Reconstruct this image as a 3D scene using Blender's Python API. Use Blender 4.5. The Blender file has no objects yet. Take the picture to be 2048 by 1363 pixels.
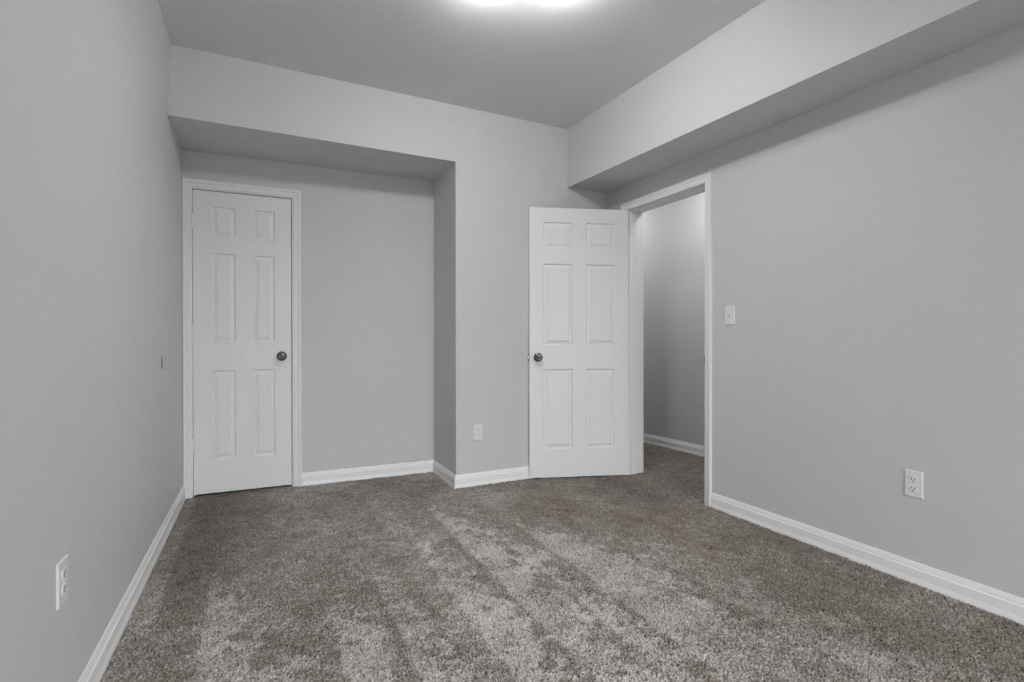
import bpy, bmesh, math
import numpy as np
from mathutils import Vector, Matrix

sc = bpy.context.scene
COL = sc.collection

# ------------------------------------------------------------------ camera
YAW, PITCH, ROLL, FPX, CAM_H = 25.7971, -0.3165, -0.0349, 1035.8175, 1.0571
cam = bpy.data.cameras.new('camera')
cam.sensor_fit = 'HORIZONTAL'
cam.sensor_width = 36.0
cam.lens = FPX / 2048 * 36.0
cam.clip_start = 0.02
cam_ob = bpy.data.objects.new('camera', cam)
COL.objects.link(cam_ob)
_y, _p, _r = (math.radians(v) for v in (YAW, PITCH, ROLL))
fw = Vector((math.sin(_y) * math.cos(_p), math.cos(_y) * math.cos(_p), math.sin(_p)))
rt = Vector((math.cos(_y), -math.sin(_y), 0))
up = rt.cross(fw)
rt, up = rt * math.cos(_r) + up * math.sin(_r), up * math.cos(_r) - rt * math.sin(_r)
cam_ob.matrix_world = Matrix(((rt.x, up.x, -fw.x, 0), (rt.y, up.y, -fw.y, 0),
                              (rt.z, up.z, -fw.z, CAM_H), (0, 0, 0, 1)))
sc.camera = cam_ob

# ------------------------------------------------------------------ world, exposure
SKY = 15.2
world = bpy.data.worlds.new('world')
sc.world = world
world.use_nodes = True
_n, _l = world.node_tree.nodes, world.node_tree.links
_tc = _n.new('ShaderNodeTexCoord')
_sx = _n.new('ShaderNodeSeparateXYZ')
_cr = _n.new('ShaderNodeValToRGB')            # dim ground below the horizon, overcast sky above
_cr.color_ramp.elements[0].position = 0.495
_cr.color_ramp.elements[0].color = (0.16, 0.163, 0.165, 1)
_cr.color_ramp.elements[1].position = 0.515
_cr.color_ramp.elements[1].color = (0.965, 0.985, 1.0, 1)
_mr = _n.new('ShaderNodeMapRange')
_mr.inputs['From Min'].default_value = -1
_l.new(_tc.outputs['Generated'], _sx.inputs[0])
_l.new(_sx.outputs['Z'], _mr.inputs['Value'])
_l.new(_mr.outputs[0], _cr.inputs['Fac'])
_l.new(_cr.outputs['Color'], _n['Background'].inputs[0])
_n['Background'].inputs[1].default_value = SKY
sc.view_settings.view_transform = 'Standard'
sc.view_settings.look = 'None'
sc.view_settings.gamma = 1
sc.view_settings.use_curve_mapping = False
sc.view_settings.exposure = 0.0
sc.cycles.max_bounces = 12
sc.cycles.diffuse_bounces = 10
sc.cycles.use_denoising = True
# portal that guides the daylight sampling through the added glazed rear door
_pl = bpy.data.lights.new('daylight_portal', 'AREA')
_pl.shape = 'RECTANGLE'
_pl.size, _pl.size_y = 1.8, 2.0
_pl.cycles.is_portal = True
_po = bpy.data.objects.new('daylight_portal', _pl)
COL.objects.link(_po)
_po.location = (1.0, -2.73, 1.06)
_po.rotation_euler = (math.pi / 2, 0, math.pi)
BULB = 310.0        # room lamp emission
BOWL = 112.0
HALL_BULB = 84.0

# ------------------------------------------------------------------ room measures (metres)
XL, XA, XR = -0.470, 1.2338, 2.5459
ZC, ZH = 2.6966, 2.300
XRO = 2.705                       # hall face of the right wall
YREAR = -2.6
WX0, WX1, WZ0, WZ1 = 0.10, 1.90, 0.06, 2.06   # glazed door added behind the camera, unseen, for fill daylight
def yb(x): return 3.4439 + 0.0169 * x      # back wall
def yr(x): return 4.0164 - 0.0280 * x      # back of the alcove
def xb(y): return 2.2027 - 0.0242 * (y - 2)  # face of the boxed beam
def zb(y): return 2.2275 + 0.0078 * (y - 2)
def xh(y): return 3.8479 - 0.0811 * y      # far wall of the hall
YCLO = 4.75
OY0, OY1, OZ = 2.436, 3.222, 2.046         # clear door opening in the right wall

# ------------------------------------------------------------------ materials
def nt(name):
    m = bpy.data.materials.new(name)
    m.use_nodes = True
    t = m.node_tree
    return m, t, t.nodes, t.links, t.nodes['Principled BSDF']

def paint(name, col, rough, bump=0.05, scale=260.0, blotch=0.03):
    m, t, n, l, b = nt(name)
    b.inputs['Roughness'].default_value = rough
    b.inputs['Specular IOR Level'].default_value = 0.35
    tc = n.new('ShaderNodeTexCoord')
    no = n.new('ShaderNodeTexNoise')
    no.inputs['Scale'].default_value = scale
    no.inputs['Detail'].default_value = 3
    bp = n.new('ShaderNodeBump')
    bp.inputs['Strength'].default_value = bump
    bp.inputs['Distance'].default_value = 0.002
    l.new(tc.outputs['Object'], no.inputs['Vector'])
    l.new(no.outputs['Fac'], bp.inputs['Height'])
    l.new(bp.outputs['Normal'], b.inputs['Normal'])
    n2 = n.new('ShaderNodeTexNoise')
    n2.inputs['Scale'].default_value = 1.7
    n2.inputs['Detail'].default_value = 4
    l.new(tc.outputs['Object'], n2.inputs['Vector'])
    mx = n.new('ShaderNodeMix')
    mx.data_type = 'RGBA'
    mx.inputs[6].default_value = (*[c * (1 - blotch) for c in col], 1)
    mx.inputs[7].default_value = (*[c * (1 + blotch) for c in col], 1)
    l.new(n2.outputs['Fac'], mx.inputs[0])
    l.new(mx.outputs[2], b.inputs['Base Color'])
    return m

M_WALL = paint('grey_wall_paint', (0.62, 0.621, 0.623), 0.55)
M_CEIL = paint('grey_ceiling_paint', (0.735, 0.740, 0.746), 0.75)
M_DOOR = paint('white_door_paint', (0.82, 0.822, 0.825), 0.42, 0.03, 500, 0.01)
M_TRIM = paint('white_trim_paint', (0.83, 0.832, 0.835), 0.38, 0.02, 400, 0.01)
M_BASE = paint('white_baseboard_paint', (0.88, 0.882, 0.885), 0.38, 0.02, 400, 0.01)
M_PLATE = paint('white_plastic', (0.78, 0.78, 0.775), 0.32, 0.0, 400, 0.0)

def plain(name, col, rough, metal=0.0):
    m, t, n, l, b = nt(name)
    b.inputs['Base Color'].default_value = (*col, 1)
    b.inputs['Roughness'].default_value = rough
    b.inputs['Metallic'].default_value = metal
    return m

M_NICKEL = plain('aged_nickel', (0.20, 0.19, 0.17), 0.16, 1.0)
M_STEEL = plain('dull_steel', (0.36, 0.33, 0.30), 0.4, 1.0)
M_SLOT = plain('dark_slot', (0.012, 0.012, 0.012), 0.7)
M_SCUFF = plain('grey_scuff', (0.20, 0.20, 0.20), 0.7)
M_LINT = plain('white_lint', (0.85, 0.85, 0.83), 0.9)

def glass_mat():
    m, t, n, l, b = nt('window_glass')
    tr = n.new('ShaderNodeBsdfTransparent')
    gl = n.new('ShaderNodeBsdfGlossy')
    gl.inputs['Roughness'].default_value = 0.02
    mx = n.new('ShaderNodeMixShader')
    mx.inputs[0].default_value = 0.06
    l.new(tr.outputs[0], mx.inputs[1]); l.new(gl.outputs[0], mx.inputs[2])
    l.new(mx.outputs[0], n['Material Output'].inputs['Surface'])
    return m
M_GLASS = glass_mat()

def bulb_mat(name, s):
    m, t, n, l, b = nt(name)
    b.inputs['Base Color'].default_value = (0.9, 0.9, 0.88, 1)
    b.inputs['Emission Color'].default_value = (0.985, 0.993, 1.0, 1)
    b.inputs['Emission Strength'].default_value = s
    return m
M_BULB = bulb_mat('lit_bulb', BULB)
M_BOWL = bulb_mat('lit_frosted_bowl', BOWL)
M_HBULB = bulb_mat('lit_hall_globe', HALL_BULB)

def carpet_mat():
    m, t, n, l, b = nt('cut_pile_carpet')
    b.inputs['Roughness'].default_value = 0.95
    b.inputs['Specular IOR Level'].default_value = 0.1
    b.inputs['Sheen Weight'].default_value = 0.15
    at = n.new('ShaderNodeAttribute'); at.attribute_name = 'yarn_shade'
    tc = n.new('ShaderNodeTexCoord')
    no = n.new('ShaderNodeTexNoise')
    no.inputs['Scale'].default_value = 420
    no.inputs['Detail'].default_value = 3
    l.new(tc.outputs['Object'], no.inputs['Vector'])
    ma = n.new('ShaderNodeMath'); ma.operation = 'MULTIPLY_ADD'
    l.new(no.outputs['Fac'], ma.inputs[0])
    ma.inputs[1].default_value = 0.5
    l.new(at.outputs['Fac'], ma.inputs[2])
    cr = n.new('ShaderNodeValToRGB')
    cr.color_ramp.elements[0].position = 0.10
    cr.color_ramp.elements[0].color = (0.040, 0.031, 0.025, 1)
    cr.color_ramp.elements[1].position = 1.15
    cr.color_ramp.elements[1].color = (0.72, 0.695, 0.67, 1)
    e = cr.color_ramp.elements.new(0.62)
    e.color = (0.29, 0.253, 0.221, 1)
    l.new(ma.outputs[0], cr.inputs['Fac'])
    l.new(cr.outputs['Color'], b.inputs['Base Color'])
    bp = n.new('ShaderNodeBump')
    bp.inputs['Strength'].default_value = 0.6
    bp.inputs['Distance'].default_value = 0.003
    l.new(no.outputs['Fac'], bp.inputs['Height'])
    l.new(bp.outputs['Normal'], b.inputs['Normal'])
    return m
M_CARPET = carpet_mat()

# ------------------------------------------------------------------ helpers
def link(name, me, mat, parent=None):
    me.materials.append(mat)
    o = bpy.data.objects.new(name, me)
    COL.objects.link(o)
    if parent: o.parent = parent
    return o

def obj(name, bm, mat, parent=None, smooth=False, bevel=0.0):
    bmesh.ops.recalc_face_normals(bm, faces=bm.faces)
    me = bpy.data.meshes.new(name)
    bm.to_mesh(me)
    bm.free()
    if smooth:
        for p in me.polygons: p.use_smooth = True
    o = link(name, me, mat, parent)
    if bevel:
        md = o.modifiers.new('bevel', 'BEVEL')
        md.width = bevel
        md.segments = 2
        md.limit_method = 'ANGLE'
    return o

def empty(name, loc, rotz=0.0):
    o = bpy.data.objects.new(name, None)
    o.empty_display_size = 0.05
    COL.objects.link(o)
    o.location = loc
    o.rotation_euler = (0, 0, rotz)
    return o

def tag(o, label, cat, group=None, kind=None):
    o['label'] = label
    o['category'] = cat
    if group: o['group'] = group
    if kind: o['kind'] = kind
    return o

def hexa(bm, b4, t4):
    """solid between a bottom and a top quad"""
    b = [bm.verts.new(v) for v in b4]
    t = [bm.verts.new(v) for v in t4]
    bm.faces.new(b[::-1]); bm.faces.new(t)
    for i in range(4):
        j = (i + 1) % 4
        bm.faces.new((b[i], b[j], t[j], t[i]))

def box(bm, x0, x1, y0, y1, z0, z1):
    q = [(x0, y0), (x1, y0), (x1, y1), (x0, y1)]
    hexa(bm, [(*p, z0) for p in q], [(*p, z1) for p in q])

def prism(bm, foot, z0, z1):
    hexa(bm, [(*p, z0) for p in foot], [(*p, z1) for p in foot])

def lathe(bm, prof, seg=40, mat=None):
    """prof: (r, h) turned about local z"""
    mat = mat or Matrix.Identity(4)
    rings = []
    for r, h in prof:
        if r < 1e-6:
            rings.append([bm.verts.new(mat @ Vector((0, 0, h)))])
        else:
            rings.append([bm.verts.new(mat @ Vector((r * math.cos(2 * math.pi * k / seg),
                                                    r * math.sin(2 * math.pi * k / seg), h))) for k in range(seg)])
    for a, b in zip(rings, rings[1:]):
        for k in range(seg):
            j = (k + 1) % seg
            if len(a) == 1 and len(b) == 1: continue
            if len(a) == 1: bm.faces.new((a[0], b[k], b[j]))
            elif len(b) == 1: bm.faces.new((a[k], a[j], b[0]))
            else: bm.faces.new((a[k], a[j], b[j], b[k]))

ROT_FRONT = Matrix.Rotation(math.pi / 2, 4, 'X')   # local +z -> -y

# ------------------------------------------------------------------ floor: carpet with real tufts
def vnoise(x, y, s, seed):
    rs = np.random.RandomState(seed)
    g = rs.rand(96, 96)
    u, v = x / s + 20.37, y / s + 20.71
    i, j = np.floor(u).astype(int), np.floor(v).astype(int)
    a, b = u - i, v - j
    a, b = a * a * (3 - 2 * a), b * b * (3 - 2 * b)
    i %= 96; j %= 96
    i1, j1 = (i + 1) % 96, (j + 1) % 96
    return (g[i, j] * (1 - a) + g[i1, j] * a) * (1 - b) + (g[i, j1] * (1 - a) + g[i1, j1] * a) * b

def sstep(a, b, x):
    t = np.clip((x - a) / (b - a), 0, 1)
    return t * t * (3 - 2 * t)

# vacuum-cleaner strokes brushed into the pile, all parallel with the side walls:
# left edge x, far tip y, width, strength
STROKES = [(-0.20, 2.78, 0.17, 0.42), (0.06, 2.15, 0.12, 0.26), (0.235, 2.42, 0.15, 0.42), (0.44, 2.42, 0.15, 0.42),
           (0.70, 2.75, 0.17, 0.52), (0.925, 3.25, 0.19, 0.46), (1.145, 2.72, 0.10, 0.40),
           (1.30, 2.75, 0.34, 0.34), (1.70, 2.25, 0.20, 0.20), (0.685, 3.34, 0.016, 0.40), (0.60, 3.70, 0.30, 0.16)]

def carpet_tone(x, y):
    rag = (vnoise(x, y, 0.045, 3) - 0.5) * 0.16 + (vnoise(x, y, 0.014, 4) - 0.5) * 0.09
    v = np.zeros_like(x)
    for xe, yt, w, a in STROKES:
        d = yt - y
        ww = w * (0.12 + 0.88 * sstep(0.0, 0.75, d))
        lx = x - xe + rag * 0.10
        rx = xe + ww - x + rag * 1.3
        v = np.maximum(v, a * sstep(-0.008, 0.014, lx) * sstep(-0.02, 0.05, rx) * sstep(-0.02, 0.10, d))
    patch = vnoise(x, y * 0.6, 0.17, 5) * 0.55 + vnoise(x, y, 0.07, 6) * 0.45
    fray = vnoise(x, y, 0.009, 31)
    v = v * (0.50 + 0.9 * patch) * (0.75 + 0.5 * fray)
    base = (vnoise(x, y * 0.7, 0.30, 7) - 0.5) * 0.24 + (vnoise(x, y, 0.09, 8) - 0.5) * 0.28 + (vnoise(x, y, 0.035, 9) - 0.5) * 0.16
    # lighter band against the left baseboard, dark brushed lane next to it
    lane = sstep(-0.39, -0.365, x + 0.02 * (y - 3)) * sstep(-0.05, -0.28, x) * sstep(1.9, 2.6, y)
    return v * 0.50 + base * 0.55 - 0.15 * lane - 0.08 - 0.09 * sstep(1.2, 1.8, x) * sstep(2.1, 2.7, y) - 0.10 * sstep(1.6, 2.2, x) - 0.10 * sstep(0.35, -0.2, x) * sstep(2.3, 3.0, y)  # last terms darken broad zones on the right and far left

def tufts(x, y, cell=0.0058, seed=11):
    rs = np.random.RandomState(seed)
    N = 1024
    jx, jy, hh, tt = rs.rand(N, N), rs.rand(N, N), rs.rand(N, N), rs.rand(N, N)
    cx, cy = np.floor(x / cell).astype(int), np.floor(y / cell).astype(int)
    best = np.full(x.shape, -1.0)
    tone = np.zeros_like(x)
    for di in (-1, 0, 1):
        for dj in (-1, 0, 1):
            i, j = (cx + di), (cy + dj)
            im, jm = i % N, j % N
            px, py = (i + jx[im, jm]) * cell, (j + jy[im, jm]) * cell
            d2 = ((x - px) ** 2 + (y - py) ** 2) / (cell * 0.85) ** 2
            h = (0.45 + 0.55 * hh[im, jm]) * (1 - d2)
            k = h > best
            best = np.where(k, h, best)
            tone = np.where(k, tt[im, jm], tone)
    return np.clip(best, 0, 1), tone

def make_floor():
    V, F, A = [], [], []
    def grid(x0, x1, y0, y1, st, fine):
        nx, ny = max(2, int(round((x1 - x0) / st)) + 1), max(2, int(round((y1 - y0) / st)) + 1)
        X, Y = np.meshgrid(np.linspace(x0, x1, nx), np.linspace(y0, y1, ny), indexing='ij')
        if fine:
            h, tone = tufts(X, Y)
            lie = vnoise(X, Y, 0.03, 21)
            Z = -0.0105 + 0.0130 * h * (0.7 + 0.6 * lie)
            clump = vnoise(X, Y, 0.011, 22) * 0.6 + vnoise(X, Y, 0.02, 23) * 0.4 - 0.5
            nv = carpet_tone(X, Y)
            gap_shade = 1 - sstep(0.05, 0.46, h + 0.12 * clump)          # shade in the gaps between tufts, put into the colour
            a = 0.47 + 0.24 * (tone - 0.5) + 0.22 * clump + 0.16 * (h - 0.5) + nv * 0.85 - gap_shade * (0.50 - 0.30 * nv)
        else:
            Z = np.full_like(X, -0.003)
            a = np.full_like(X, 0.34)
        off = sum(len(v) for v in V)
        V.append(np.stack([X, Y, Z], -1).reshape(-1, 3))
        A.append(a.reshape(-1))
        i = np.arange(nx - 1)[:, None] * ny + np.arange(ny - 1)[None]
        F.append((np.stack([i, i + ny, i + ny + 1, i + 1], -1).reshape(-1, 4) + off))
    fx0, fx1, fy0, fy1 = -0.50, 2.56, 0.70, 4.06
    V.append(np.array([(-0.62, YREAR - 0.2, -0.022), (4.1, YREAR - 0.2, -0.022), (4.1, 6.3, -0.022), (-0.62, 6.3, -0.022)], float))
    A.append(np.full(4, 0.3)); F.append(np.array([[0, 1, 2, 3]]))
    grid(fx0, fx1, fy0, fy1, 0.0025, True)
    grid(fx1 - 0.01, 3.75, 2.2, 4.6, 0.005, True)
    grid(fx0, fx1, -0.8, fy0 + 0.008, 0.005, True)
    grid(-0.62, 4.1, YREAR - 0.2, -0.79, 0.3, False)
    grid(fx1, 4.1, -0.8, fy0, 0.3, False)
    grid(-0.62, fx0, -0.8, fy0, 0.3, False)
    grid(-0.62, fx1, fy1 - 0.012, YCLO + 0.1, 0.3, False)
    grid(fx1, 4.1, fy0, 2.2, 0.3, False)
    grid(fx1, 4.1, 4.6, 6.2, 0.3, False)
    grid(3.75, 4.1, 2.2, 4.6, 0.3, False)
    grid(-0.62, fx0, fy0, fy1, 0.3, False)
    V, F, A = np.concatenate(V), np.concatenate(F), np.concatenate(A)
    me = bpy.data.meshes.new('floor')
    me.vertices.add(len(V)); me.vertices.foreach_set('co', V.astype(np.float32).ravel())
    me.loops.add(F.size); me.loops.foreach_set('vertex_index', F.astype(np.int32).ravel())
    me.polygons.add(len(F))
    me.polygons.foreach_set('loop_start', np.arange(0, F.size, 4, dtype=np.int32))
    me.update(calc_edges=True)
    at = me.attributes.new('yarn_shade', 'FLOAT', 'POINT')
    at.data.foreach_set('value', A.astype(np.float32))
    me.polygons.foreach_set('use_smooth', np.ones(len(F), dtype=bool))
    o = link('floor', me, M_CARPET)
    tag(o, 'grey brown cut pile carpet with vacuum strokes over the whole floor', 'floor', kind='structure')
make_floor()

# ------------------------------------------------------------------ walls and ceiling
def struct(name, bm, mat, label, cat):
    return tag(obj(name, bm, mat), label, cat, kind='structure')

T = 0.12
bm = bmesh.new()     # left wall, leaning very slightly above the header height
prism(bm, [(XL - T, YREAR - T), (XL, YREAR - T), (XL, YCLO + T), (XL - T, YCLO + T)], -0.05, ZH)
hexa(bm, [(XL - T, YREAR - T, ZH), (XL, YREAR - T, ZH), (XL, YCLO + T, ZH), (XL - T, YCLO + T, ZH)],
     [(XL - T, YREAR - T, ZC), (XL + 0.02, YREAR - T, ZC), (XL + 0.02, YCLO + T, ZC), (XL - T, YCLO + T, ZC)])
wall_left = struct('wall_left', bm, M_WALL, 'plain grey wall on the left running into the closet alcove', 'wall')

bm = bmesh.new()     # back wall: header over the alcove and the pier to its right
prism(bm, [(XL, yb(XL)), (XRO, yb(XRO)), (XRO, yr(XRO)), (XL, yr(XL))], ZH, ZC)
prism(bm, [(XA, yb(XA)), (XRO, yb(XRO)), (XRO, yr(XRO)), (XA, yr(XA))], -0.05, ZH)
struct('wall_back', bm, M_WALL, 'grey back wall with a dropped header over the closet alcove', 'wall')

D1L, D1R, D1T = -0.4135, 0.1945, 2.052   # clear opening of the closet door
bm = bmesh.new()     # back of the alcove, pierced by the closet door
yy = lambda x, d: (x, yr(x) + d)
prism(bm, [yy(D1R + 0.014, 0), yy(XRO, 0), yy(XRO, 0.1), yy(D1R + 0.014, 0.1)], -0.05, ZC)
prism(bm, [yy(XL, 0), yy(D1R + 0.014, 0), yy(D1R + 0.014, 0.1), yy(XL, 0.1)], D1T + 0.014, ZC)
prism(bm, [yy(XL, 0), yy(D1L - 0.014, 0), yy(D1L - 0.014, 0.1), yy(XL, 0.1)], -0.05, D1T + 0.014)
struct('wall_alcove', bm, M_WALL, 'recessed grey wall of the alcove holding the narrow closet door', 'wall')

bm = bmesh.new()
box(bm, XL - T, XRO, YCLO, YCLO + T, -0.05, ZC)
struct('wall_closet', bm, M_WALL, 'wall at the back of the dark closet', 'wall')

bm = bmesh.new()     # right wall with the doorway to the hall
box(bm, XR, XRO, YREAR - T, OY0 - 0.018, -0.05, ZC)
box(bm, XR, XRO, OY1 + 0.018, YCLO + T, -0.05, ZC)
box(bm, XR, XRO, OY0 - 0.018, OY1 + 0.018, OZ + 0.018, ZC)
struct('wall_right', bm, M_WALL, 'grey right wall with the open doorway, switch and outlet', 'wall')

bm = bmesh.new()     # boxed beam under the ceiling along the right wall
y0, y1 = YREAR, yb(xb(3.5))
y1b = yb(XR)
hexa(bm, [(xb(y0), y0, zb(y0)), (XR, y0, zb(y0)), (XR, y1b, zb(y1b)), (xb(y1), y1, zb(y1))],
     [(xb(y0), y0, ZC), (XR, y0, ZC), (XR, y1b, ZC), (xb(y1), y1, ZC)])
struct('wall_bulkhead', bm, M_WALL, 'long boxed grey bulkhead below the ceiling along the right wall', 'bulkhead')

bm = bmesh.new()
box(bm, XL - T, XRO, YREAR - T, YREAR, -0.05, WZ0)
box(bm, XL - T, XRO, YREAR - T, YREAR, WZ1, ZC)
box(bm, XL - T, WX0, YREAR - T, YREAR, WZ0, WZ1)
box(bm, WX1, XRO, YREAR - T, YREAR, WZ0, WZ1)
struct('wall_rear', bm, M_WALL, 'grey rear wall behind the camera with an opening for the added window', 'wall')

w = empty('fill_window', ((WX0 + WX1) / 2, YREAR - 0.06, WZ0))  # unseen opening, put in to send low daylight onto the walls
tag(w, 'added glazed door for fill daylight, unseen in the rear wall behind the camera', 'added window', kind='structure')
hw, hh = (WX1 - WX0) / 2, WZ1 - WZ0
bm = bmesh.new()
for a, b in ((-hw, -hw + 0.06), (-0.035, 0.035), (hw - 0.06, hw)): box(bm, a, b, -0.03, 0.03, 0, hh)
for a, b in ((0, 0.07), (hh - 0.06, hh)): box(bm, -hw, hw, -0.028, 0.028, a, b)
obj('fill_window_frame', bm, M_TRIM, w)
bm = bmesh.new()
for a, b in ((-hw + 0.05, -0.03), (0.03, hw - 0.05)): box(bm, a, b, -0.003, 0.003, 0.06, hh - 0.05)
obj('pane', bm, M_GLASS, w)

bm = bmesh.new()
box(bm, XL - T, XRO, YREAR - T, YCLO + T, ZC, ZC + 0.1)
struct('ceiling', bm, M_CEIL, 'flat grey ceiling of the room', 'ceiling')

# hall beyond the doorway
HC = 2.46
bm = bmesh.new()
prism(bm, [(xh(0), 0.0), (xh(0) + T, 0.0), (xh(6.1) + T, 6.1), (xh(6.1), 6.1)], -0.05, HC + 0.1)
struct('wall_hall', bm, M_WALL, 'grey hall wall seen through the open doorway', 'wall')
bm = bmesh.new()
box(bm, XRO, xh(0) + T, 0.0 - T, 0.0, -0.05, HC + 0.1)
box(bm, XRO, xh(6.1) + T, 6.1, 6.1 + T, -0.05, HC + 0.1)
box(bm, XRO - T, XRO, YCLO + T, 6.1, -0.05, HC + 0.1)
struct('wall_hall_end', bm, M_WALL, 'end walls of the hall, out of sight', 'wall')
bm = bmesh.new()
box(bm, XRO, xh(0) + T, -T, 6.1 + T, HC, HC + 0.1)
struct('ceiling', bm, M_CEIL, 'hall ceiling hidden above the doorway', 'ceiling')

# ------------------------------------------------------------------ baseboards
BP = [(0.0, -0.006), (0.0165, -0.006), (0.0165, 0.004), (0.0135, 0.020), (0.0125, 0.024), (0.0125, 0.060),
      (0.0085, 0.0655), (0.0085, 0.0705), (0.0070, 0.076), (0.0035, 0.088), (0.0020, 0.089), (0.0, 0.089)]

def baseboards(pts, names):
    pts = [Vector((*p, 0)) for p in pts]
    d = [(b - a).normalized() for a, b in zip(pts, pts[1:])]
    n = [Vector((v.y, -v.x, 0)) for v in d]
    mit = [n[0]] + [(a + b) / (1 + a.dot(b)) for a, b in zip(n, n[1:])] + [n[-1]]
    for k, nm in enumerate(names):
        if nm is None: continue
        bm = bmesh.new()
        A = [bm.verts.new(pts[k] + mit[k] * t + Vector((0, 0, z))) for t, z in BP]
        B = [bm.verts.new(pts[k + 1] + mit[k + 1] * t + Vector((0, 0, z))) for t, z in BP]
        for i in range(len(BP)):
            j = (i + 1) % len(BP)
            bm.faces.new((A[i], A[j], B[j], B[i]))
        bm.faces.new(A); bm.faces.new(B[::-1])
        struct(nm[0], bm, M_BASE, nm[1], 'baseboard')

CW = 0.057
baseboards([(XL, yr(XL) - 0.012), (XL, YREAR)][::-1], [None])
baseboards([(XL, YREAR), (XL, yr(XL) - 0.017)], [('baseboard_left', 'long white baseboard at the foot of the left wall')])
baseboards([(D1R + 0.006 + CW, yr(0.26)), (XA, yr(XA)), (XA, yb(XA)), (XR, yb(XR)), (XR, OY1 + 0.006 + CW)],
           [('baseboard_alcove', 'white baseboard between the closet door casing and the alcove corner'),
            ('baseboard_return', 'short white baseboard on the side wall of the alcove'),
            ('baseboard_back', 'white baseboard under the outlet left of the open door'),
            ('baseboard_corner', 'short white baseboard hidden behind the open door')])
baseboards([(XR, OY0 - 0.006 - CW + 0.006), (XR, YREAR), (WX1, YREAR)],
           [('baseboard_right', 'long white baseboard at the foot of the right wall'),
            ('baseboard_rear', 'white baseboard under the rear window')])
baseboards([(xh(6.1), 6.1), (xh(0), 0)], [('baseboard_hall', 'white baseboard of the hall seen through the doorway')])

# ------------------------------------------------------------------ door casings and jambs
CP = [(0.0, 0.0), (0.0, 0.0075), (0.002, 0.0095), (0.008, 0.0095), (0.010, 0.0115), (0.030, 0.0125), (0.033, 0.0110),
      (0.036, 0.0140), (0.041, 0.0165), (0.050, 0.0175), (0.055, 0.0165), (0.057, 0.0140), (0.057, 0.0)]

def casing(bm, s0, s1, zt, place, k0=1.0, k1=1.0):
    """mitred three-sided casing; place(s, t, z) -> point, s along the wall, t out of the wall"""
    R = []
    for w, t in CP:
        a, b = s0 - w * k0, s1 + w * k1
        R.append([bm.verts.new(place(*q)) for q in ((a, t, -0.006), (a, t, zt + w), (b, t, zt + w), (b, t, -0.006))])
    for r, q in zip(R, R[1:]):
        for i in range(3):
            bm.faces.new((r[i], r[i + 1], q[i + 1], q[i]))
    bm.faces.new([r[0] for r in R]); bm.faces.new([r[3] for r in R][::-1])

# closet door trim
bm = bmesh.new()
casing(bm, D1L - 0.001, D1R + 0.004, D1T + 0.004, lambda s, t, z: (s, yr(s) - t, z), 0.96, 1.0)
trim1 = struct('trim_1', bm, M_TRIM, 'white moulded casing around the narrow closet door', 'door trim')
bm = bmesh.new()
for a, b in ((D1L - 0.014, D1L), (D1R, D1R + 0.014)):
    prism(bm, [yy(a, -0.0005), yy(b, -0.0005), yy(b, 0.1), yy(a, 0.1)], -0.006, D1T)
prism(bm, [yy(D1L - 0.014, -0.0005), yy(D1R + 0.014, -0.0005), yy(D1R + 0.014, 0.1), yy(D1L - 0.014, 0.1)], D1T, D1T + 0.014)
prism(bm, [yy(D1L, 0.042), yy(D1R, 0.042), yy(D1R, 0.075), yy(D1L, 0.075)], D1T - 0.012, D1T)
prism(bm, [yy(D1R - 0.012, 0.042), yy(D1R, 0.042), yy(D1R, 0.075), yy(D1R - 0.012, 0.075)], -0.006, D1T - 0.012)
prism(bm, [yy(D1L, 0.042), yy(D1L + 0.012, 0.042), yy(D1L + 0.012, 0.075), yy(D1L, 0.075)], -0.006, D1T - 0.012)
obj('jamb', bm, M_TRIM, trim1)

# hall doorway trim
bm = bmesh.new()
casing(bm, OY0 - 0.002, OY1 + 0.004, OZ - 0.003, lambda s, t, z: (XR - t, s, z), 0.93, 1.0)
trim2 = struct('trim_2', bm, M_TRIM, 'white moulded casing around the open hall doorway', 'door trim')
bm = bmesh.new()
JX = XRO + 0.004
box(bm, XR - 0.0005, JX, OY1, OY1 + 0.018, -0.006, OZ)
box(bm, XR - 0.0005, JX, OY0 - 0.018, OY0, -0.006, OZ)
box(bm, XR - 0.0005, JX, OY0 - 0.018, OY1 + 0.018, OZ, OZ + 0.018)
SX0, SX1 = XR + 0.031, XR + 0.075
box(bm, SX0, SX1, OY1 - 0.014, OY1, -0.006, OZ)
box(bm, SX0, SX1, OY0, OY0 + 0.011, -0.006, OZ)
box(bm, SX0, SX1, OY0 + 0.011, OY1 - 0.011, OZ - 0.011, OZ)
obj('jamb', bm, M_TRIM, trim2, bevel=0.0015)
bm = bmesh.new()      # casing on the hall side
casing(bm, OY0 - 0.004, OY1 + 0.004, OZ + 0.004, lambda s, t, z: (XRO + t, s, z))
obj('hall_casing', bm, M_TRIM, trim2)
bm = bmesh.new()      # strike plate lip on the near jamb
box(bm, XR - 0.010, XR + 0.03, OY0 - 0.0002, OY0 + 0.0016, 0.885, 0.945)
obj('strike_plate', bm, M_STEEL, trim2)['label'] = 'dull metal strike plate'

# ------------------------------------------------------------------ six-panel doors
PP = [(0.0, 0.0), (0.002, -0.0010), (0.005, -0.0088), (0.011, -0.0098), (0.033, -0.0042), (0.0345, -0.0008)]

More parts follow.
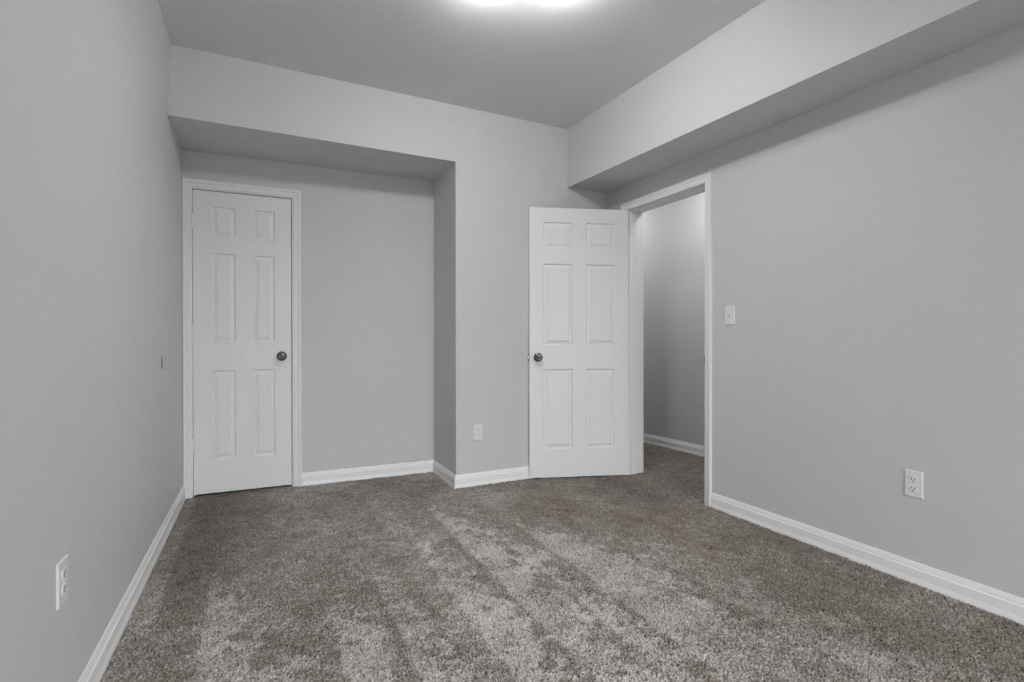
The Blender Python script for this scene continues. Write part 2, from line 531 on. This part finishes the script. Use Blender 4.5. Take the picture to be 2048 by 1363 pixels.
def door_slab(bm, w, z0, z1, cols, rows, th):
    """front face at y=0 looking to -y, x from 0 to w; the same panels on both faces"""
    def face(sgn, off):
        xs = sorted([0, w] + [c for p in cols for c in p])
        zs = sorted([z0, z1] + [c for p in rows for c in p])
        pt = lambda x, z, d: bm.verts.new((x, off - sgn * d, z))
        for i in range(len(xs) - 1):
            for j in range(len(zs) - 1):
                x0, x1, a, b = xs[i], xs[i + 1], zs[j], zs[j + 1]
                if (x0, x1) in cols and (a, b) in rows:
                    R = [[pt(x0 + s, a + s, d), pt(x1 - s, a + s, d), pt(x1 - s, b - s, d), pt(x0 + s, b - s, d)] for s, d in PP]
                    for r, q in zip(R, R[1:]):
                        for k in range(4):
                            bm.faces.new((r[k], r[(k + 1) % 4], q[(k + 1) % 4], q[k]))
                    bm.faces.new(R[-1])
                else:
                    bm.faces.new([pt(x0, a, 0), pt(x1, a, 0), pt(x1, b, 0), pt(x0, b, 0)])
        return
    face(1, 0.0)
    face(-1, th)
    for a, b in (((0, z0), (0, z1)), ((w, z0), (w, z1)), ((0, z0), (w, z0)), ((0, z1), (w, z1))):
        bm.faces.new([bm.verts.new((a[0], 0, a[1])), bm.verts.new((b[0], 0, b[1])),
                      bm.verts.new((b[0], th, b[1])), bm.verts.new((a[0], th, a[1]))])
    bmesh.ops.remove_doubles(bm, verts=bm.verts, dist=1e-5)

KNOB = [(0.0, 0.0), (0.0335, 0.0), (0.0335, 0.002), (0.031, 0.0055), (0.024, 0.0085), (0.0135, 0.011), (0.0115, 0.014), (0.0115, 0.026),
        (0.015, 0.030), (0.0225, 0.035), (0.0262, 0.041), (0.0270, 0.047), (0.0258, 0.053), (0.0215, 0.058), (0.0150, 0.0602), (0.0115, 0.0595), (0.0105, 0.0575), (0.0, 0.0575)]
BUTTON = [(0.0062, 0.057), (0.0062, 0.0605), (0.0052, 0.0622), (0.0020, 0.0626), (0.0, 0.0626)]

def knob(parent, x, z, y=0.0, back=False):
    m = Matrix.Translation((x, y, z)) @ (ROT_FRONT if not back else Matrix.Rotation(-math.pi / 2, 4, 'X'))
    bm = bmesh.new()
    lathe(bm, KNOB, 48, m)
    k = obj('knob', bm, M_NICKEL, parent, smooth=True)
    k['label'] = 'round aged nickel knob'
    bm = bmesh.new()
    lathe(bm, BUTTON, 24, m)
    obj('lock_button', bm, M_STEEL, k, smooth=True)
    return k

def hinge(parent, x, z0, z1, y, leaf, mat):
    bm = bmesh.new()
    m = Matrix.Translation((x, y, z0))
    h = z1 - z0
    pr = [(0.0, -0.004), (0.0035, -0.003), (0.0035, 0.0)]
    for k in range(5):
        a, b = h * k / 5 + 0.0006, h * (k + 1) / 5 - 0.0006
        pr += [(0.0062, a), (0.0062, b), (0.0052, b + 0.0002), (0.0052, b + 0.0010)]
    pr += [(0.0035, h), (0.0035, h + 0.003), (0.0, h + 0.004)]
    lathe(bm, pr, 20, m)
    o = obj('hinge', bm, mat, parent, smooth=False)
    bm = bmesh.new()
    box(bm, *leaf, z0, z1)
    obj('hinge_leaf', bm, mat, o)
    return o

# closet door (closed)
A1 = math.atan(-0.0280)
e1 = empty('door_1', (D1L, yr(D1L) + 0.001, 0), A1)
tag(e1, 'narrow closed white six panel closet door in the alcove', 'door', kind='structure')
w1 = 0.602
bm = bmesh.new()
door_slab(bm, w1, 0.013, 2.046, [(0.108, 0.251), (0.357, 0.496)], [(0.236, 0.840), (1.030, 1.632), (1.742, 1.947)], 0.035)
bmesh.ops.translate(bm, verts=bm.verts, vec=(0.0025, 0, 0))
obj('door_panel', bm, M_DOOR, e1)
knob(e1, 0.541, 0.930)
for a, b in ((0.288, 0.390), (1.031, 1.134), (1.787, 1.882)):
    hinge(e1, 0.001, a, b, -0.006, (-0.001, 0.0022, -0.004, 0.03), M_TRIM)
bm = bmesh.new()
box(bm, w1 + 0.0026, w1 + 0.0046, -0.0030, 0.026, 0.90, 0.96)
obj('latch_plate', bm, M_STEEL, e1)['label'] = 'dull metal latch plate'

# hall door (open into the room, back against the corner)
ed = Vector((1.8084 - 2.5365, 3.4398 - 3.1948, 0)).normalized()
w2 = 0.768
A2 = math.atan2(-ed.y, -ed.x)           # local +x runs from the free edge to the hinge edge
e2 = empty('door_2', (1.8084, 3.4398, 0), A2)
tag(e2, 'wide open white six panel door in front of the back wall', 'door', kind='structure')
bm = bmesh.new()
cols = [(w2 - 0.661, w2 - 0.436), (w2 - 0.333, w2 - 0.107)]
door_slab(bm, w2, 0.006, 2.038, cols, [(0.219, 0.823), (1.003, 1.617), (1.733, 1.931)], 0.035)
obj('door_panel', bm, M_DOOR, e2)
knob(e2, w2 - 0.703, 0.913)
knob(e2, w2 - 0.703, 0.913, 0.035, True)
bm = bmesh.new()
box(bm, -0.0012, 0.0, 0.005, 0.030, 0.885, 0.942)
lp = obj('latch_plate', bm, M_STEEL, e2)
lp['label'] = 'dull metal latch plate on the free edge'
bm = bmesh.new()
hexa(bm, [(-0.012, 0.010, 0.905), (0.0, 0.010, 0.905), (0.0, 0.025, 0.905), (-0.003, 0.025, 0.905)],
     [(-0.012, 0.010, 0.922), (0.0, 0.010, 0.922), (0.0, 0.025, 0.922), (-0.003, 0.025, 0.922)])
obj('latch_bolt', bm, M_STEEL, lp)
for a, b in ((0.185, 0.285), (1.035, 1.125), (1.765, 1.865)):
    hinge(e2, w2 + 0.004, a, b, 0.039, (w2 + 0.0002, w2 + 0.0016, 0.002, 0.036), M_TRIM)

# ------------------------------------------------------------------ outlets and switch
def plate_bm(w, h, t=0.0055):
    """cover plate, face looking to -y, centred"""
    bm = bmesh.new()
    ring = [(0, 0.0), (0, -0.0022), (0.0022, -t * 0.9), (0.0042, -t)]
    R = [[bm.verts.new((sx * (w / 2 - s), d, sz * (h / 2 - s))) for sx, sz in ((-1, -1), (1, -1), (1, 1), (-1, 1))] for s, d in ring]
    for r, q in zip(R, R[1:]):
        for k in range(4):
            bm.faces.new((r[k], r[(k + 1) % 4], q[(k + 1) % 4], q[k]))
    bm.faces.new(R[-1]); bm.faces.new(R[0][::-1])
    return bm

def screw(parent, z, t=0.0055):
    bm = bmesh.new()
    lathe(bm, [(0.0034, 0.0), (0.0034, 0.0006), (0.0022, 0.0011), (0.0, 0.0012)], 16, Matrix.Translation((0, -t, z)) @ ROT_FRONT)
    obj('screw', bm, M_PLATE, parent, smooth=True)

def outlet(loc, rz, label, sx=1.0, sz=1.0):
    e = empty('wall_outlet', loc, rz)
    tag(e, label, 'outlet', 'duplex wall outlets')
    obj('cover_plate', plate_bm(0.070 * sx, 0.1145 * sz), M_PLATE, e)
    screw(e, 0)
    for s in (-1, 1):
        zc = s * 0.0195
        bm = bmesh.new()      # receptacle face: round with flattened top and bottom
        pts = []
        for k in range(40):
            a = 2 * math.pi * k / 40
            pts.append((0.0172 * math.cos(a), max(-0.0142, min(0.0142, 0.0172 * math.sin(a)))))
        b = [bm.verts.new((x, -0.0050, zc + z)) for x, z in pts]
        t = [bm.verts.new((x * 0.97, -0.0078, zc + z * 0.97)) for x, z in pts]
        bm.faces.new(t)
        for k in range(40):
            bm.faces.new((b[k], b[(k + 1) % 40], t[(k + 1) % 40], t[k]))
        r = obj('receptacle', bm, M_PLATE, e)
        for x, hh in ((-0.0064, 0.0082), (0.0064, 0.0068)):
            bm = bmesh.new()
            box(bm, x - 0.0011, x + 0.0011, -0.0081, -0.006, zc + 0.0035 - hh / 2, zc + 0.0035 + hh / 2)
            obj('slot', bm, M_SLOT, r)['label'] = 'dark prong slot'
        bm = bmesh.new()
        lathe(bm, [(0.0, 0.0061), (0.0026, 0.0061), (0.0026, 0.0081), (0.0, 0.0081)], 16, Matrix.Translation((0, 0, zc - 0.0066)) @ ROT_FRONT)
        obj('ground_hole', bm, M_SLOT, r)['label'] = 'dark round ground hole'
    return e

outlet((1.4044, yb(1.4044), 0.3782), math.atan(0.0169), 'white duplex outlet on the back wall left of the open door')
outlet((XR, 1.2604, 0.424), -math.pi / 2, 'white duplex outlet low on the right wall')
outlet((XL, 1.715, 0.4262), math.pi / 2, 'white duplex outlet low on the left wall seen edge on', 1.05)

e = empty('light_switch', (XR, 2.2433, 1.1937), -math.pi / 2)
tag(e, 'white toggle light switch right of the hall doorway', 'switch')
obj('cover_plate', plate_bm(0.072, 0.116), M_PLATE, e)
screw(e, 0.030); screw(e, -0.030)
bm = bmesh.new()
box(bm, -0.0052, 0.0052, -0.0062, -0.0050, -0.0122, 0.0122)
obj('toggle_collar', bm, M_PLATE, e)
bm = bmesh.new()
hexa(bm, [(-0.0042, -0.0060, -0.006), (0.0042, -0.0060, -0.006), (0.0042, -0.0060, 0.006), (-0.0042, -0.0060, 0.006)],
     [(-0.0032, -0.0195, 0.005), (0.0032, -0.0195, 0.005), (0.0032, -0.0170, 0.0120), (-0.0032, -0.0170, 0.0120)])
obj('toggle', bm, M_PLATE, e, bevel=0.0008)

# ------------------------------------------------------------------ marks and litter
def ribbon(pts, w, mat, parent, name):
    bm = bmesh.new()
    pts = [Vector(p) for p in pts]
    prev = None
    for i, p in enumerate(pts):
        k = math.sin(math.pi * (i + 0.35) / (len(pts) - 0.3)) * 0.8 + 0.2
        q = [bm.verts.new(p + Vector((0.0012, s * w * k / 2, 0))) for s in (-1, 1)] + [bm.verts.new(p + Vector((-0.0004, s * w * k / 2, 0))) for s in (1, -1)]
        if prev:
            for a in range(4):
                bm.faces.new((prev[a], prev[(a + 1) % 4], q[(a + 1) % 4], q[a]))
        else: bm.faces.new(q)
        prev = q
    bm.faces.new(prev[::-1])
    return obj(name, bm, mat, parent)
ribbon([(XL, 3.238, 0.9645), (XL, 3.229, 0.953), (XL, 3.2265, 0.938), (XL, 3.228, 0.922), (XL, 3.235, 0.908), (XL, 3.248, 0.898), (XL, 3.264, 0.893)],
       0.024, M_SCUFF, wall_left, 'scuff_mark')['label'] = 'small curved grey scuff'

bm = bmesh.new()
rs = np.random.RandomState(5)
for k in range(2):
    c = Vector((0.655 + 0.007 * k, 3.385 + 0.004 * (k % 2), 0.006))
    bmesh.ops.create_icosphere(bm, subdivisions=2, radius=0.0036, matrix=Matrix.Translation(c) @ Matrix.Diagonal((1.5, 0.9, 0.7, 1)))
for v in bm.verts: v.co += Vector(rs.uniform(-0.001, 0.001, 3))
tag(obj('lint_scrap', bm, M_LINT), 'tiny white scrap of lint on the carpet in front of the alcove', 'lint')

# ------------------------------------------------------------------ ceiling lights
def bulb_profile(r):
    p = [(0.0, -r)]
    for k in range(1, 12):
        a = -math.pi / 2 + math.pi * k / 13
        p.append((r * math.cos(a), r * math.sin(a)))
    return p + [(r * 0.45, r * 1.05), (r * 0.42, r * 1.5), (0.0, r * 1.5)]

LC = Vector((1.03, 2.00, ZC))
la = math.radians(-25)
e = empty('ceiling_light', LC, la)
tag(e, 'flush ceiling light with a frosted dome between two side bulbs', 'ceiling light')
bm = bmesh.new()
lathe(bm, [(0.0, 0.0), (0.06, 0.0), (0.06, -0.006), (0.05, -0.014), (0.0, -0.015)], 40)
obj('canopy', bm, M_PLATE, e, smooth=False)
bm = bmesh.new()
R, G, D = 0.112, 0.060, 0.036
lathe(bm, [(0.0, -0.010), (R + 0.004, -0.010), (R + 0.004, -G - 0.002), (R - 0.002, -G - 0.002), (R - 0.002, -G + 0.004), (0.0, -G + 0.004)], 56)
obj('pan', bm, M_PLATE, e)
bm = bmesh.new()
lathe(bm, [(0.0, -G + 0.003), (R - 0.003, -G + 0.003), (R - 0.003, -G - 0.004), (R * 0.86, -G - D * 0.45), (R * 0.55, -G - D * 0.80), (R * 0.25, -G - D * 0.97), (0.0, -G - D)], 56)
obj('diffuser', bm, M_BOWL, e, smooth=True)
for s in (-1, 1):
    bm = bmesh.new()
    d = Vector((s * 0.86, 0.51, 0)).normalized()      # the two sockets spread forward in a V
    m = Matrix.Translation((s * 0.190, 0.102, -0.036)) @ d.to_track_quat('Z', 'Y').to_matrix().to_4x4()
    lathe(bm, [(0.0, -0.092), (0.016, -0.092), (0.016, -0.030), (0.0, -0.030)], 20, m)
    a = obj('socket', bm, M_PLATE, e)
    bm = bmesh.new()
    lathe(bm, bulb_profile(0.026), 32, m @ Matrix.Rotation(math.pi, 4, 'X'))
    obj('bulb', bm, M_BULB, a, smooth=True)

def hall_light(loc, label):
    e = empty('ceiling_light', loc)
    tag(e, label, 'ceiling light')
    bm = bmesh.new()
    lathe(bm, [(0.0, 0.0), (0.09, 0.0), (0.09, -0.015), (0.0, -0.015)], 40)
    obj('canopy', bm, M_PLATE, e)
    bm = bmesh.new()
    lathe(bm, [(0.085, -0.015), (0.085, -0.03), (0.07, -0.055), (0.035, -0.072), (0.0, -0.076)], 40)
    obj('globe', bm, M_HBULB, e, smooth=True)
hall_light((3.06, 3.08, HC), 'round hall ceiling light just beyond the open doorway')
hall_light((3.10, 4.70, HC), 'added round fill light farther along the hall, unseen behind the back wall')  # extra unseen lamp, added to brighten the visible hall wall
